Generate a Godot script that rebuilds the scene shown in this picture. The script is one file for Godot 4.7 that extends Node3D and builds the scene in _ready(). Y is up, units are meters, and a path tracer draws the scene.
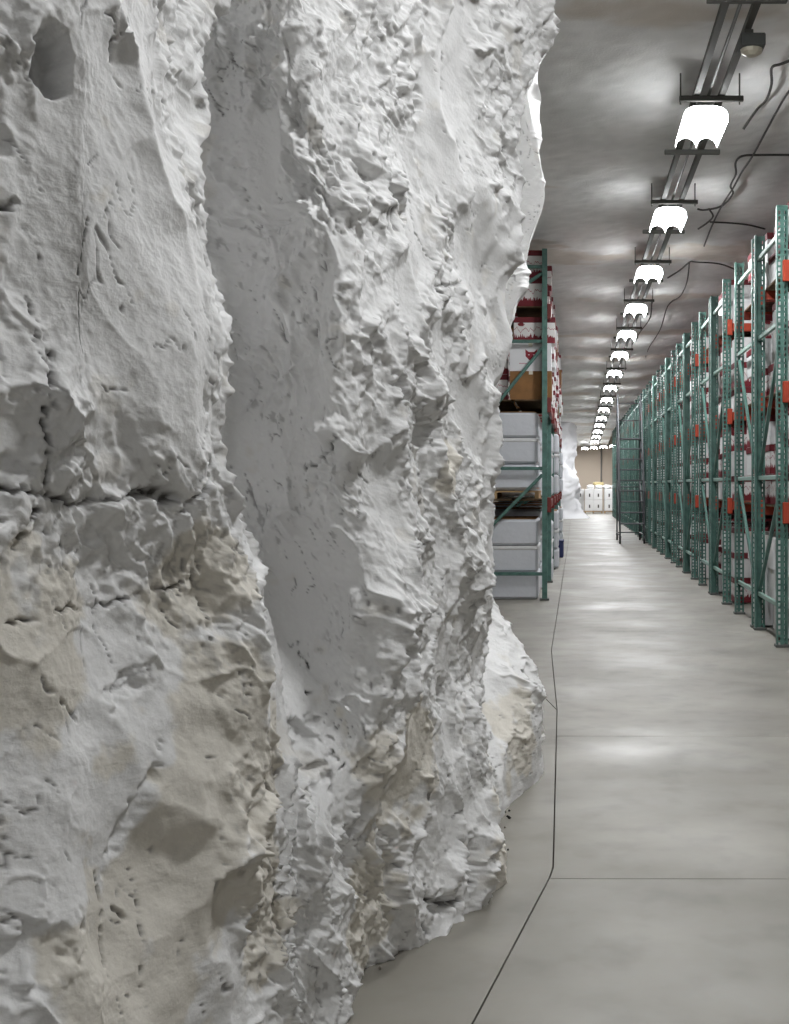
extends Node3D

const EYE := 1.45
const CEIL := 4.67
const LAMP_GLOW := 24.0
const LAMP_ENERGY := 4.5

# pillar plan at a set of heights: pairs of x and depth, walking along the face
const ROCK_H := [-0.06, 0.25, 0.5, 0.75, 1, 1.25, 1.5, 1.75, 2, 2.25, 2.5, 2.75, 3, 3.3, 3.7, 4.85]
const ROCK_PLAN := [
	[-2.9, -2.5, -2.2, 0.6, -1.07, 2, -0.884, 2.3, -0.732, 3.05, -0.71, 3.12, -0.665, 3.22, -0.645, 3.5, -0.442, 3.87, -0.262, 4.42, -0.415, 4.74, -0.296, 5.3, -0.203, 6.25, -0.95, 7.3, -3.2, 8.2],
	[-2.9, -2.5, -2.2, 0.6, -1.08, 2.02, -0.899, 2.34, -0.733, 3, -0.721, 3.1, -0.665, 3.22, -0.631, 3.46, -0.402, 3.92, -0.284, 4.42, -0.438, 4.74, -0.338, 5.4, -0.217, 6.2, -0.95, 7.3, -3.2, 8.2],
	[-2.9, -2.5, -2.2, 0.6, -1.09, 2.04, -0.922, 2.4, -0.747, 2.98, -0.747, 3.1, -0.684, 3.22, -0.643, 3.4, -0.413, 3.9, -0.341, 4.5, -0.502, 4.82, -0.434, 5.6, -0.289, 6.2, -0.95, 7.3, -3.2, 8.2],
	[-2.9, -2.5, -2.2, 0.6, -1.11, 2.08, -0.941, 2.45, -0.755, 2.95, -0.792, 3.22, -0.739, 3.4, -0.536, 3.42, -0.445, 3.9, -0.356, 4.6, -0.521, 4.92, -0.536, 5.9, -0.383, 6.3, -0.95, 7.3, -3.2, 8.2],
	[-2.9, -2.5, -2.2, 0.6, -1.13, 2.1, -0.96, 2.5, -0.757, 2.92, -0.863, 3.44, -0.772, 3.55, -0.505, 3.46, -0.438, 3.95, -0.326, 4.6, -0.488, 4.92, -0.574, 6.1, -0.446, 6.3, -0.95, 7.3, -3.2, 8.2],
	[-2.9, -2.5, -2.2, 0.6, -1.14, 2.12, -0.976, 2.54, -0.814, 2.9, -0.952, 3.43, -0.796, 3.5, -0.545, 3.48, -0.438, 3.95, -0.299, 4.6, -0.459, 4.92, -0.594, 6.2, -0.478, 6.3, -0.95, 7.3, -3.2, 8.2],
	[-2.9, -2.5, -2.2, 0.6, -1.15, 2.14, -0.945, 2.46, -0.844, 2.86, -1.02, 3.43, -0.816, 3.46, -0.63, 3.42, -0.458, 3.9, -0.322, 4.6, -0.484, 4.92, -0.609, 6.25, -0.488, 6.3, -0.95, 7.3, -3.2, 8.2],
	[-2.9, -2.5, -2.2, 0.6, -1.16, 2.16, -0.937, 2.44, -0.809, 2.84, -0.986, 3.43, -0.811, 3.44, -0.632, 3.4, -0.465, 3.9, -0.337, 4.6, -0.5, 4.92, -0.604, 6.3, -0.478, 6.3, -0.95, 7.3, -3.2, 8.2],
	[-2.9, -2.5, -2.2, 0.6, -1.16, 2.16, -0.937, 2.44, -0.866, 2.84, -1.05, 3.43, -0.84, 3.44, -0.618, 3.4, -0.458, 3.9, -0.295, 4.6, -0.455, 4.92, -0.587, 6.35, -0.425, 6.3, -0.95, 7.3, -3.2, 8.2],
	[-2.9, -2.5, -2.2, 0.6, -1.16, 2.16, -0.945, 2.46, -0.93, 2.84, -1.14, 3.45, -0.883, 3.44, -0.654, 3.4, -0.458, 3.9, -0.345, 4.6, -0.508, 4.92, -0.571, 6.4, -0.355, 6.35, -0.95, 7.3, -3.2, 8.2],
	[-2.9, -2.5, -2.2, 0.6, -1.16, 2.16, -0.96, 2.5, -0.937, 2.86, -1.14, 3.45, -0.903, 3.44, -0.715, 3.42, -0.479, 3.88, -0.295, 4.65, -0.456, 4.97, -0.532, 6.45, -0.283, 6.4, -0.95, 7.3, -3.2, 8.2],
	[-2.9, -2.5, -2.2, 0.6, -1.16, 2.16, -0.968, 2.52, -0.895, 2.88, -1.08, 3.45, -0.892, 3.44, -0.748, 3.44, -0.495, 3.88, -0.259, 4.7, -0.418, 5.02, -0.508, 6.55, -0.244, 6.5, -0.95, 7.3, -3.2, 8.2],
	[-2.9, -2.5, -2.2, 0.6, -1.16, 2.16, -0.968, 2.52, -0.881, 2.88, -1.06, 3.45, -0.883, 3.44, -0.748, 3.44, -0.495, 3.88, -0.188, 4.7, -0.343, 5.02, -0.453, 6.55, -0.168, 6.5, -0.95, 7.3, -3.2, 8.2],
	[-2.9, -2.5, -2.2, 0.6, -1.16, 2.16, -0.968, 2.52, -0.881, 2.88, -1.06, 3.45, -0.883, 3.44, -0.748, 3.44, -0.476, 3.86, -0.11, 4.7, -0.259, 5.02, -0.426, 6.55, -0.211, 6.5, -0.95, 7.3, -3.2, 8.2],
	[-2.9, -2.5, -2.2, 0.6, -1.16, 2.16, -0.96, 2.5, -0.881, 2.88, -1.06, 3.45, -0.883, 3.44, -0.748, 3.44, -0.458, 3.84, -0.0392, 4.7, -0.184, 5.02, -0.398, 6.55, -0.211, 6.5, -0.95, 7.3, -3.2, 8.2],
	[-2.9, -2.5, -2.2, 0.6, -1.13, 2.1, -0.941, 2.45, -0.872, 2.85, -1.04, 3.37, -0.873, 3.4, -0.731, 3.36, -0.453, 3.8, 0.0498, 4.6, -0.0861, 4.92, -0.283, 6.4, -0.0693, 6.4, -0.95, 7.3, -3.2, 8.2],
]
# cracks: width, depth, then points x, height, depth
const CRACKS := [
	[0.0054, 0.03, -1.07, 1.44, 2.25, -1.04, 1.44, 2.29, -1.01, 1.43, 2.34, -0.98, 1.41, 2.42, -0.95, 1.42, 2.5, -0.924, 1.43, 2.55],
	[0.0096, 0.04, -0.924, 1.43, 2.55, -0.899, 1.44, 2.6, -0.879, 1.42, 2.66],
	[0.006, 0.036, -0.872, 1.4, 2.68, -0.854, 1.44, 2.73, -0.847, 1.5, 2.75],
	[0.0036, 0.026, -1.01, 1.71, 2.35, -1.02, 1.63, 2.33, -1.02, 1.57, 2.33, -1.01, 1.54, 2.34, -1.01, 1.46, 2.34],
	[0.0024, 0.016, -1.04, 1.83, 2.32, -1.04, 1.77, 2.33, -1.03, 1.71, 2.33],
	[0.0018, 0.012, -0.973, 1.87, 2.38, -0.964, 1.94, 2.39, -0.956, 1.99, 2.4],
	[0.0024, 0.012, -0.926, 2.04, 2.47, -0.935, 2, 2.44],
	[0.0036, 0.022, -0.945, 2.43, 2.53, -0.955, 2.37, 2.47, -0.947, 2.33, 2.48],
	[0.003, 0.018, -0.921, 2.3, 2.58, -0.915, 2.29, 2.64],
	[0.006, 0.03, -1.08, 1.98, 2.27, -1.07, 1.98, 2.28, -1.06, 2, 2.3],
	[0.0048, 0.026, -1.07, 1.42, 2.25, -1.06, 1.39, 2.25, -1.06, 1.38, 2.26],
	[0.0048, 0.026, -1.04, 1.35, 2.3, -1.02, 1.4, 2.33, -1.01, 1.4, 2.34],
	[0.0036, 0.02, -1.06, 1.18, 2.23, -1.03, 1.19, 2.3, -1, 1.2, 2.4, -0.971, 1.2, 2.55, -0.932, 1.22, 2.62, -0.88, 1.22, 2.71],
	[0.003, 0.016, -0.866, 1.26, 2.73, -0.848, 1.18, 2.75, -0.846, 1.1, 2.73],
	[0.003, 0.016, -0.994, 1.03, 2.36, -0.983, 0.98, 2.4],
	[0.0042, 0.026, -0.951, 0.68, 2.39, -0.941, 0.61, 2.39, -0.936, 0.51, 2.36],
	[0.0024, 0.014, -0.905, 0.63, 2.5, -0.901, 0.5, 2.46, -0.894, 0.42, 2.44],
	[0.0054, 0.024, -0.929, 0.59, 2.42, -0.92, 0.57, 2.44],
	[0.0042, 0.026, -0.778, 0.76, 2.86, -0.764, 0.7, 2.92, -0.76, 0.66, 2.93],
	[0.0048, 0.026, -0.776, 0.63, 2.88, -0.768, 0.65, 2.9],
	[0.0042, 0.026, -0.752, 0.73, 2.97, -0.758, 0.69, 3.3, -0.683, 0.7, 3.37],
	[0.0036, 0.026, -0.748, 0.67, 2.99, -0.72, 0.61, 3.27, -0.642, 0.66, 3.35],
	[0.003, 0.018, -0.816, 0.85, 3.36, -0.755, 0.85, 3.47, -0.672, 0.89, 3.47],
	[0.003, 0.016, -0.751, 0.88, 2.95, -0.772, 0.75, 3.35, -0.655, 0.77, 3.4],
	[0.0042, 0.026, -0.449, 2.18, 3.93, -0.452, 2.08, 3.92, -0.418, 2.08, 4.05],
	[0.0042, 0.024, -0.451, 2.1, 3.92, -0.377, 2.16, 4.23, -0.41, 2.51, 6.5, -0.324, 2.55, 6.45],
	[0.0036, 0.018, -0.774, 1.5, 3.45, -0.69, 1.55, 3.39, -0.668, 1.6, 3.38],
	[0.003, 0.014, -0.842, 1.48, 2.84, -0.988, 1.51, 3.48],
	[0.0024, 0.012, -1.03, 2.53, 3.48, -1.05, 2.58, 3.49],
	[0.0024, 0.014, -0.951, 2.73, 3.46, -0.911, 2.71, 3.44],
	[0.003, 0.016, -0.499, 2.49, 3.82, -0.483, 2.26, 3.81, -0.449, 2.18, 3.93],
	[0.003, 0.016, -0.423, 3.08, 4.02, -0.424, 2.78, 4.07],
	[0.0084, 0.04, -0.462, 0.14, 3.8, -0.414, 0.08, 3.92, -0.382, 0.07, 4],
	[0.0084, 0.034, -0.479, 0.06, 3.78, -0.459, 0.02, 3.82],
	[0.006, 0.034, -0.369, 0.26, 4.01, -0.358, 0.15, 4.05, -0.348, 0.09, 4.09],
	[0.0072, 0.03, -0.3, 0.53, 5.96, -0.262, 0.47, 5.99],
	[0.0072, 0.03, -0.238, 0.42, 6.05, -0.217, 0.36, 6.04],
	[0.0054, 0.024, -0.287, 0.16, 4.29, -0.272, 0.14, 4.4],
	[0.003, 0.014, -0.816, 0.99, 3.54, -0.773, 0.91, 3.51]
]
# hollows: x, height, depth into scene, half width, half height, how deep, tilt
const HOLLOWS := [
	[-1.02, 2.28, 2.35, 0.0469, 0.0704, 0.12, 0.15],
	[-0.891, 1.43, 2.62, 0.0437, 0.0262, 0.05, -0.5],
	[-1.08, 2.11, 2.27, 0.0227, 0.0493, 0.04, 0.5],
	[-0.828, 1.64, 2.73, 0.0159, 0.0364, 0.03, 0.4],
	[-1.05, 1.49, 2.28, 0.0494, 0.0228, 0.03, 0],
	[-0.978, 1.51, 2.38, 0.0437, 0.0278, 0.026, 0],
	[-0.759, 0.69, 3.3, 0.11, 0.126, 0.06, 0.3],
	[-0.545, 1.74, 3.6, 0.0481, 0.0661, 0.06, 0.3],
	[-0.481, 1.62, 3.83, 0.115, 0.0574, 0.06, 0.1],
	[-0.509, 1.8, 3.72, 0.0434, 0.0497, 0.05, 0.3],
	[-0.537, 2.78, 3.78, 0.0441, 0.126, 0.03, 0],
	[-0.696, 2.31, 3.38, 0.0507, 0.141, 0.04, 0.05],
	[-0.761, 2.45, 3.39, 0.0452, 0.113, 0.04, 0.3],
	[-0.632, 2.29, 3.44, 0.0287, 0.115, 0.04, 0],
	[-0.489, 2.71, 3.89, 0.0324, 0.0778, 0.06, 0.2],
	[-0.538, 2.33, 3.66, 0.0489, 0.0305, 0.07, 0],
	[-0.519, 2.29, 3.7, 0.0309, 0.037, 0.06, 0],
	[-0.485, 0.96, 3.49, 0.0466, 0.0815, 0.05, 0.2],
	[-0.424, 0.76, 4.03, 0.0874, 0.0672, 0.05, -0.6],
	[-0.359, 0.72, 4.46, 0.0372, 0.149, 0.04, 0.3],
	[-0.425, 0.09, 3.89, 0.0713, 0.0454, 0.06, 0],
	[-0.344, 0.17, 4.09, 0.0341, 0.102, 0.05, 0.1],
	[-0.719, 0.37, 3.12, 0.104, 0.156, 0.025, 0.1],
	[-0.663, 0.4, 3.36, 0.0561, 0.112, 0.03, 0],
	[-0.547, 0.26, 3.63, 0.0423, 0.121, 0.04, 0],
	[-0.775, 0.39, 2.85, 0.057, 0.095, 0.025, 0.2],
	[-1, 0.58, 2.2, 0.11, 0.0733, 0.03, 0],
	[-0.957, 1.02, 2.52, 0.0629, 0.0293, 0.03, 0.6],
	[-0.928, 0.79, 2.5, 0.025, 0.125, 0.03, -0.5],
	[-0.889, 2.66, 3.44, 0.0459, 0.115, 0.04, 0.2],
	[-0.794, 2.33, 3.4, 0.034, 0.113, 0.036, 0.25],
	[-1, 2.54, 3.47, 0.0636, 0.318, 0.02, 0],
]
# cables clipped to the ceiling: x, depth pairs
const CABLES := [
	[1.47, 10.35, 1.56, 10.21, 1.60, 9.94, 1.58, 9.55, 1.52, 9.18, 1.58, 9.09, 1.69, 8.94],
	[1.81, 9.55, 1.75, 9.74, 1.74, 10.26, 1.74, 10.84, 1.74, 11.64, 1.72, 12.23, 1.72, 12.89, 1.70, 13.72, 1.71, 14.78, 1.75, 16.02],
	[2.19, 11.60, 2.09, 11.60, 1.81, 11.60, 1.64, 11.64, 1.61, 11.89, 1.67, 12.31, 1.68, 12.80, 1.75, 13.15, 1.70, 13.72, 1.53, 13.92, 1.44, 13.87],
	[1.56, 14.95, 1.64, 14.56, 1.66, 14.23, 1.57, 13.87],
	[1.66, 14.56, 1.91, 14.61, 2.15, 14.72, 2.39, 14.95],
	[1.46, 18.49, 1.59, 17.80, 1.67, 17.17, 1.76, 17.17, 2.12, 17.32, 2.42, 17.80],
	[1.67, 17.24, 1.79, 18.86, 1.81, 20.25, 1.69, 21.39, 1.79, 24.70, 1.77, 28.36, 1.91, 32.72],
	[1.36, 20.69, 1.47, 22.92, 1.40, 25.02, 1.34, 27.34],
]


var rng := RandomNumberGenerator.new()
var M := {}
var used := {}
var ordinals := ["first", "second", "third", "fourth", "fifth", "sixth", "seventh", "eighth", "ninth", "tenth", "eleventh", "twelfth", "thirteenth", "fourteenth", "fifteenth", "sixteenth", "seventeenth", "eighteenth", "nineteenth", "twentieth", "twenty-first", "twenty-second", "twenty-third", "twenty-fourth", "twenty-fifth", "twenty-sixth", "twenty-seventh", "twenty-eighth"]

# ------------------------------------------------------------------ helpers
func numbered(called: String) -> String:
	if not used.has(called):
		used[called] = 0
		return called
	used[called] += 1
	return "%s_%03d" % [called, used[called]]

func P(x: float, y: float, d: float) -> Vector3:
	return Vector3(x, y, -d)

func tag(o: Node3D, label := "", category := "", group := "", kind := "") -> Node3D:
	if label: o.set_meta("label", label)
	if category: o.set_meta("category", category)
	if group: o.set_meta("group", group)
	if kind: o.set_meta("kind", kind)
	return o

func thing(called: String, label: String, category: String, at := Vector3.ZERO, turn := 0.0, group := "") -> Node3D:
	var o := Node3D.new()
	o.name = numbered(called)
	add_child(o, true)
	o.position = at
	o.rotation.y = turn
	tag(o, label, category, group)
	return o

func obj(called: String, mesh: Mesh, m: Material, parent: Node3D, at := Vector3.ZERO) -> MeshInstance3D:
	var o := MeshInstance3D.new()
	o.name = numbered(called) if parent == self else called
	o.mesh = mesh
	o.material_override = m
	parent.add_child(o, true)
	o.position = at
	return o

func mb() -> SurfaceTool:
	var st := SurfaceTool.new()
	st.begin(Mesh.PRIMITIVE_TRIANGLES)
	st.set_smooth_group(-1)
	return st

func done(st: SurfaceTool) -> ArrayMesh:
	st.generate_normals()
	return st.commit()

func tri(st: SurfaceTool, a: Vector3, b: Vector3, c: Vector3) -> void:
	st.add_vertex(a); st.add_vertex(b); st.add_vertex(c)

func quad(st: SurfaceTool, a: Vector3, b: Vector3, c: Vector3, d: Vector3) -> void:
	tri(st, a, b, c); tri(st, a, c, d)

# box with chamfered edges; xf places it
func cbox(st: SurfaceTool, c: Vector3, s: Vector3, ch := 0.0, xf := Transform3D.IDENTITY) -> void:
	var h := s * 0.5
	if ch <= 0.0:
		var v := []
		for i in 8:
			v.append(xf * (c + Vector3(h.x if i & 1 else -h.x, h.y if i & 2 else -h.y, h.z if i & 4 else -h.z)))
		quad(st, v[0], v[2], v[3], v[1]); quad(st, v[5], v[7], v[6], v[4])
		quad(st, v[4], v[6], v[2], v[0]); quad(st, v[1], v[3], v[7], v[5])
		quad(st, v[2], v[6], v[7], v[3]); quad(st, v[4], v[0], v[1], v[5])
		return
	# three points at each corner
	var px := []; var py := []; var pz := []
	for i in 8:
		var sg := Vector3(1 if i & 1 else -1, 1 if i & 2 else -1, 1 if i & 4 else -1)
		px.append(xf * (c + sg * Vector3(h.x, h.y - ch, h.z - ch)))
		py.append(xf * (c + sg * Vector3(h.x - ch, h.y, h.z - ch)))
		pz.append(xf * (c + sg * Vector3(h.x - ch, h.y - ch, h.z)))
	var ctr := xf * c
	var q := func(a, b, d, e):
		var nn: Vector3 = (b - a).cross(d - a)
		if nn.dot(a + d - 2.0 * ctr) > 0.0: quad(st, a, e, d, b)
		else: quad(st, a, b, d, e)
	for sx in [0, 1]: q.call(px[sx], px[sx + 2], px[sx + 6], px[sx + 4])
	for sy in [0, 2]: q.call(py[sy], py[sy + 1], py[sy + 5], py[sy + 4])
	for sz in [0, 4]: q.call(pz[sz], pz[sz + 1], pz[sz + 3], pz[sz + 2])
	for a in [0, 4]:
		for b in [0, 2]: q.call(py[a + b], py[a + b + 1], pz[a + b + 1], pz[a + b])
	for a in [0, 4]:
		for b in [0, 1]: q.call(px[a + b], px[a + b + 2], pz[a + b + 2], pz[a + b])
	for a in [0, 2]:
		for b in [0, 1]: q.call(px[a + b], px[a + b + 4], py[a + b + 4], py[a + b])
	for i in 8:
		var nn2: Vector3 = (py[i] - px[i]).cross(pz[i] - px[i])
		if nn2.dot(px[i] - ctr) > 0.0: tri(st, px[i], pz[i], py[i])
		else: tri(st, px[i], py[i], pz[i])

func box_mesh(c: Vector3, s: Vector3, ch := 0.0) -> ArrayMesh:
	var st := mb()
	cbox(st, c, s, ch)
	return done(st)

# a bar between two points with a rectangular section
func bar(st: SurfaceTool, a: Vector3, b: Vector3, w: float, t: float, ch := 0.0) -> void:
	var z := (b - a).normalized()
	var up := Vector3.UP if absf(z.y) < 0.95 else Vector3.RIGHT
	var x := up.cross(z).normalized()
	var y := z.cross(x)
	cbox(st, Vector3.ZERO, Vector3(w, t, a.distance_to(b)), ch, Transform3D(Basis(x, y, z), (a + b) * 0.5))

func tube(st: SurfaceTool, pts: Array, r: float, sides := 8) -> void:
	st.set_smooth_group(0)
	var rings := []
	for i in pts.size():
		var z: Vector3 = (pts[mini(i + 1, pts.size() - 1)] - pts[maxi(i - 1, 0)]).normalized()
		var up := Vector3.UP if absf(z.y) < 0.9 else Vector3.RIGHT
		var x := up.cross(z).normalized()
		var y := z.cross(x)
		var ring := []
		for k in sides:
			var a := TAU * k / sides
			ring.append(pts[i] + x * cos(a) * r + y * sin(a) * r)
		rings.append(ring)
	for i in pts.size() - 1:
		for k in sides:
			var k2 := (k + 1) % sides
			quad(st, rings[i][k], rings[i + 1][k], rings[i + 1][k2], rings[i][k2])
	for k in range(1, sides - 1):
		tri(st, rings[0][0], rings[0][k], rings[0][k + 1])
		tri(st, rings[-1][0], rings[-1][k + 1], rings[-1][k])
	st.set_smooth_group(-1)

func smooth_path(pts: Array, steps := 6) -> Array:
	var out := []
	for i in pts.size() - 1:
		var p0: Vector3 = pts[maxi(i - 1, 0)]; var p1: Vector3 = pts[i]
		var p2: Vector3 = pts[i + 1]; var p3: Vector3 = pts[mini(i + 2, pts.size() - 1)]
		for k in steps: out.append(p1.cubic_interpolate(p2, p0, p3, float(k) / steps))
	out.append(pts[-1])
	return out

func noise(seed_: int, freq: float, oct := 3, type := FastNoiseLite.TYPE_SIMPLEX_SMOOTH, ridged := false) -> FastNoiseLite:
	var n := FastNoiseLite.new()
	n.seed = seed_
	n.frequency = freq
	n.noise_type = type
	n.fractal_type = FastNoiseLite.FRACTAL_RIDGED if ridged else FastNoiseLite.FRACTAL_FBM
	n.fractal_octaves = oct
	return n

func noise_tex(n: FastNoiseLite, stops: Array, size := 1024) -> ImageTexture:
	# stops: [position, Color] pairs
	var img := n.get_seamless_image(size, size, false, false, 0.1, true)
	var g := Gradient.new()
	g.offsets = PackedFloat32Array(stops.map(func(s): return s[0]))
	g.colors = PackedColorArray(stops.map(func(s): return s[1]))
	var lut := []
	for i in 256: lut.append(g.sample(i / 255.0))
	img.convert(Image.FORMAT_L8)
	var src := img.get_data()
	var dst := PackedByteArray()
	dst.resize(size * size * 3)
	for i in size * size:
		var c: Color = lut[src[i]]
		dst[i * 3] = c.r8; dst[i * 3 + 1] = c.g8; dst[i * 3 + 2] = c.b8
	return ImageTexture.create_from_image(Image.create_from_data(size, size, false, Image.FORMAT_RGB8, dst))

func bump_tex(n: FastNoiseLite, strength: float, size := 512) -> ImageTexture:
	var img := n.get_seamless_image(size, size, false, false, 0.1, true)
	img.convert(Image.FORMAT_L8)
	img.bump_map_to_normal_map(strength)
	return ImageTexture.create_from_image(img)

func mat(c: Color, rough := 0.7, metal := 0.0) -> StandardMaterial3D:
	var m := StandardMaterial3D.new()
	m.albedo_color = c
	m.roughness = rough
	m.metallic = metal
	return m

func triplanar(m: StandardMaterial3D, scale: float) -> StandardMaterial3D:
	m.uv1_triplanar = true
	m.uv1_world_triplanar = true
	m.uv1_scale = Vector3.ONE * scale
	return m

func ceil_y(d: float) -> float:
	if d < 26.0: return CEIL
	if d < 57.0: return CEIL - 0.62 * (d - 26.0) / 31.0
	return CEIL - 0.62 - 0.5 * clampf((d - 57.0) / 7.0, 0.0, 1.0)

# ------------------------------------------------------------------ materials
func make_materials() -> void:
	var grain := bump_tex(noise(5, 0.03, 4), 3.0)
	# painted rock: colour comes with the vertices
	var rock := mat(Color.WHITE, 0.82)
	rock.vertex_color_use_as_albedo = true
	rock.normal_enabled = true
	rock.normal_texture = grain
	rock.normal_scale = 0.9
	rock.metallic_specular = 0.25
	M.rock = triplanar(rock, 5.0)
	# concrete floor
	var fl := mat(Color.WHITE, 0.60)
	fl.albedo_texture = noise_tex(noise(11, 0.006, 6), [[0.0, Color(0.46, 0.445, 0.41)], [0.4, Color(0.505, 0.49, 0.455)], [0.6, Color(0.525, 0.51, 0.475)], [1.0, Color(0.575, 0.56, 0.525)]])
	fl.roughness_texture = noise_tex(noise(12, 0.012, 5), [[0.0, Color(0.62, 0.62, 0.62)], [0.5, Color(0.86, 0.86, 0.86)], [1.0, Color(1, 1, 1)]], 512)
	fl.detail_enabled = true
	fl.detail_blend_mode = BaseMaterial3D.BLEND_MODE_MUL
	fl.detail_albedo = noise_tex(noise(13, 0.05, 5), [[0.0, Color(0.88, 0.88, 0.88)], [0.45, Color(0.98, 0.98, 0.98)], [1.0, Color(1, 1, 1)]], 512)
	fl.normal_enabled = true
	fl.normal_texture = bump_tex(noise(14, 0.04, 4), 1.2)
	fl.normal_scale = 0.12
	M.floor = triplanar(fl, 0.13)
	M.joint = mat(Color(0.33, 0.29, 0.25), 0.9)
	# sprayed ceiling
	var ce := mat(Color.WHITE, 1.0)
	ce.metallic_specular = 0.1
	ce.vertex_color_use_as_albedo = true
	ce.normal_enabled = true
	ce.normal_texture = grain
	ce.normal_scale = 0.6
	M.ceiling = triplanar(ce, 2.0)
	M.wall = mat(Color(0.86, 0.85, 0.83), 0.9)
	M.tan_wall = mat(Color(0.69, 0.64, 0.585), 0.85)
	# racks
	var gt := noise_tex(noise(21, 0.02, 4), [[0.0, Color(0.22, 0.34, 0.31)], [0.5, Color(0.28, 0.42, 0.385)], [1.0, Color(0.33, 0.48, 0.44)]], 256)
	var gr := mat(Color.WHITE, 0.42)
	gr.albedo_texture = gt
	M.green = triplanar(gr, 1.5)
	M.brace = mat(Color(0.50, 0.62, 0.58), 0.4)
	M.steel = mat(Color(0.62, 0.66, 0.64), 0.4, 0.3)
	M.orange = mat(Color(0.64, 0.23, 0.13), 0.5)
	M.red_beam = mat(Color(0.42, 0.13, 0.11), 0.5)
	M.deck = triplanar(mat(Color(0.50, 0.42, 0.32), 0.85), 1.0)
	M.deck.albedo_texture = noise_tex(noise(31, 0.03, 4), [[0.0, Color(0.7, 0.66, 0.6)], [1.0, Color(1, 1, 1)]], 256)
	M.foot = mat(Color(0.33, 0.34, 0.33), 0.6, 0.3)
	# lamp parts
	M.strut = mat(Color(0.30, 0.30, 0.28), 0.6, 0.2)
	M.conduit = mat(Color(0.48, 0.48, 0.47), 0.5, 0.4)
	M.cable = mat(Color(0.22, 0.21, 0.20), 0.7)
	M.cover = mat(Color(0.85, 0.85, 0.84), 0.5)
	M.housing = mat(Color(0.55, 0.56, 0.55), 0.5)
	M.sensor = mat(Color(0.25, 0.26, 0.25), 0.6)
	M.lens = mat(Color(0.75, 0.73, 0.66), 0.3)
	var lamp := mat(Color(0.95, 0.95, 0.95), 0.4)
	lamp.emission_enabled = true
	lamp.emission = Color(0.985, 0.992, 1.0)
	lamp.emission_energy_multiplier = LAMP_GLOW
	M.lamp = lamp
	# stored goods
	M.carton_white = mat(Color(0.86, 0.86, 0.86), 0.7)
	M.carton_mountain = mat(Color.WHITE, 0.7)
	M.carton_mountain.albedo_texture = mountain_print()
	M.carton_fox = mat(Color.WHITE, 0.7)
	M.carton_fox.albedo_texture = fox_print()
	M.maroon = mat(Color(0.42, 0.09, 0.13), 0.65)
	M.kraft = triplanar(mat(Color(0.56, 0.40, 0.23), 0.8), 1.0)
	M.kraft.albedo_texture = noise_tex(noise(41, 0.02, 3), [[0.0, Color(0.86, 0.86, 0.86)], [1.0, Color(1, 1, 1)]], 256)
	M.wrap = mat(Color(0.78, 0.79, 0.81), 0.38)
	M.wrap.normal_enabled = true
	M.wrap.normal_texture = bump_tex(noise(43, 0.012, 3), 4.0)
	M.wrap.normal_scale = 0.35
	triplanar(M.wrap, 1.2)
	M.band = mat(Color(0.83, 0.83, 0.83), 0.35)
	M.tape = mat(Color(0.80, 0.78, 0.72), 0.4)
	M.wood = mat(Color(0.66, 0.55, 0.40), 0.85)
	M.ladder = mat(Color(0.30, 0.31, 0.32), 0.5, 0.3)
	M.rubber = mat(Color(0.08, 0.08, 0.08), 0.8)
	M.yellow = mat(Color(0.72, 0.66, 0.48), 0.7)
	M.label = mat(Color(0.25, 0.23, 0.22), 0.7)
	M.stone = mat(Color(0.45, 0.42, 0.38), 0.9)
	M.stone_dark = mat(Color(0.16, 0.15, 0.14), 0.9)
	M.blue = mat(Color(0.13, 0.16, 0.34), 0.6)

func mountain_print() -> ImageTexture:
	var w := 256; var h := 160
	var img := Image.create(w, h, false, Image.FORMAT_RGB8)
	var white := Color(0.88, 0.87, 0.86); var red := Color(0.47, 0.12, 0.16)
	img.fill(white)
	var n := noise(51, 0.045, 3)
	var n2 := noise(52, 0.02, 2)
	for x in w:
		var edge := int(h * 0.80 - 26.0 * absf(n.get_noise_1d(x)) * 2.0)
		for y in range(edge, h): img.set_pixel(x, y, red)
		var line := int(h * 0.42 + 30.0 * n2.get_noise_1d(x * 1.3) + 10)
		for y in range(line, line + 4): img.set_pixel(x, clampi(y, 0, h - 1), Color(0.62, 0.33, 0.36))
	for x in range(18, 70):
		for y in range(24, 62):
			if Vector2((x - 44) / 26.0, (y - 44) / 14.0).length() < 0.8 + 0.3 * n.get_noise_2d(x * 3, y * 3): img.set_pixel(x, y, red)
	return ImageTexture.create_from_image(img)

func fox_print() -> ImageTexture:
	var w := 256; var h := 160
	var img := Image.create(w, h, false, Image.FORMAT_RGB8)
	img.fill(Color(0.86, 0.86, 0.87))
	var red := Color(0.52, 0.10, 0.16)
	var head := PackedVector2Array([Vector2(96, 34), Vector2(118, 50), Vector2(148, 50), Vector2(170, 34), Vector2(168, 74), Vector2(150, 92), Vector2(133, 106), Vector2(116, 92), Vector2(98, 74)])
	for x in range(90, 176):
		for y in range(30, 110):
			if Geometry2D.is_point_in_polygon(Vector2(x, y), head): img.set_pixel(x, y, red)
	for e in [Vector2(118, 66), Vector2(148, 66)]:
		for x in range(-7, 8):
			for y in range(-3, 4):
				if absf(x) / 7.0 + absf(y) / 3.5 < 1.0: img.set_pixel(int(e.x) + x, int(e.y) + y, Color(0.86, 0.86, 0.87))
	for x in range(60, 104):
		for y in range(114, 119):
			if (x / 3) % 4 != 3: img.set_pixel(x, y, Color(0.70, 0.40, 0.44))
	return ImageTexture.create_from_image(img)

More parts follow.
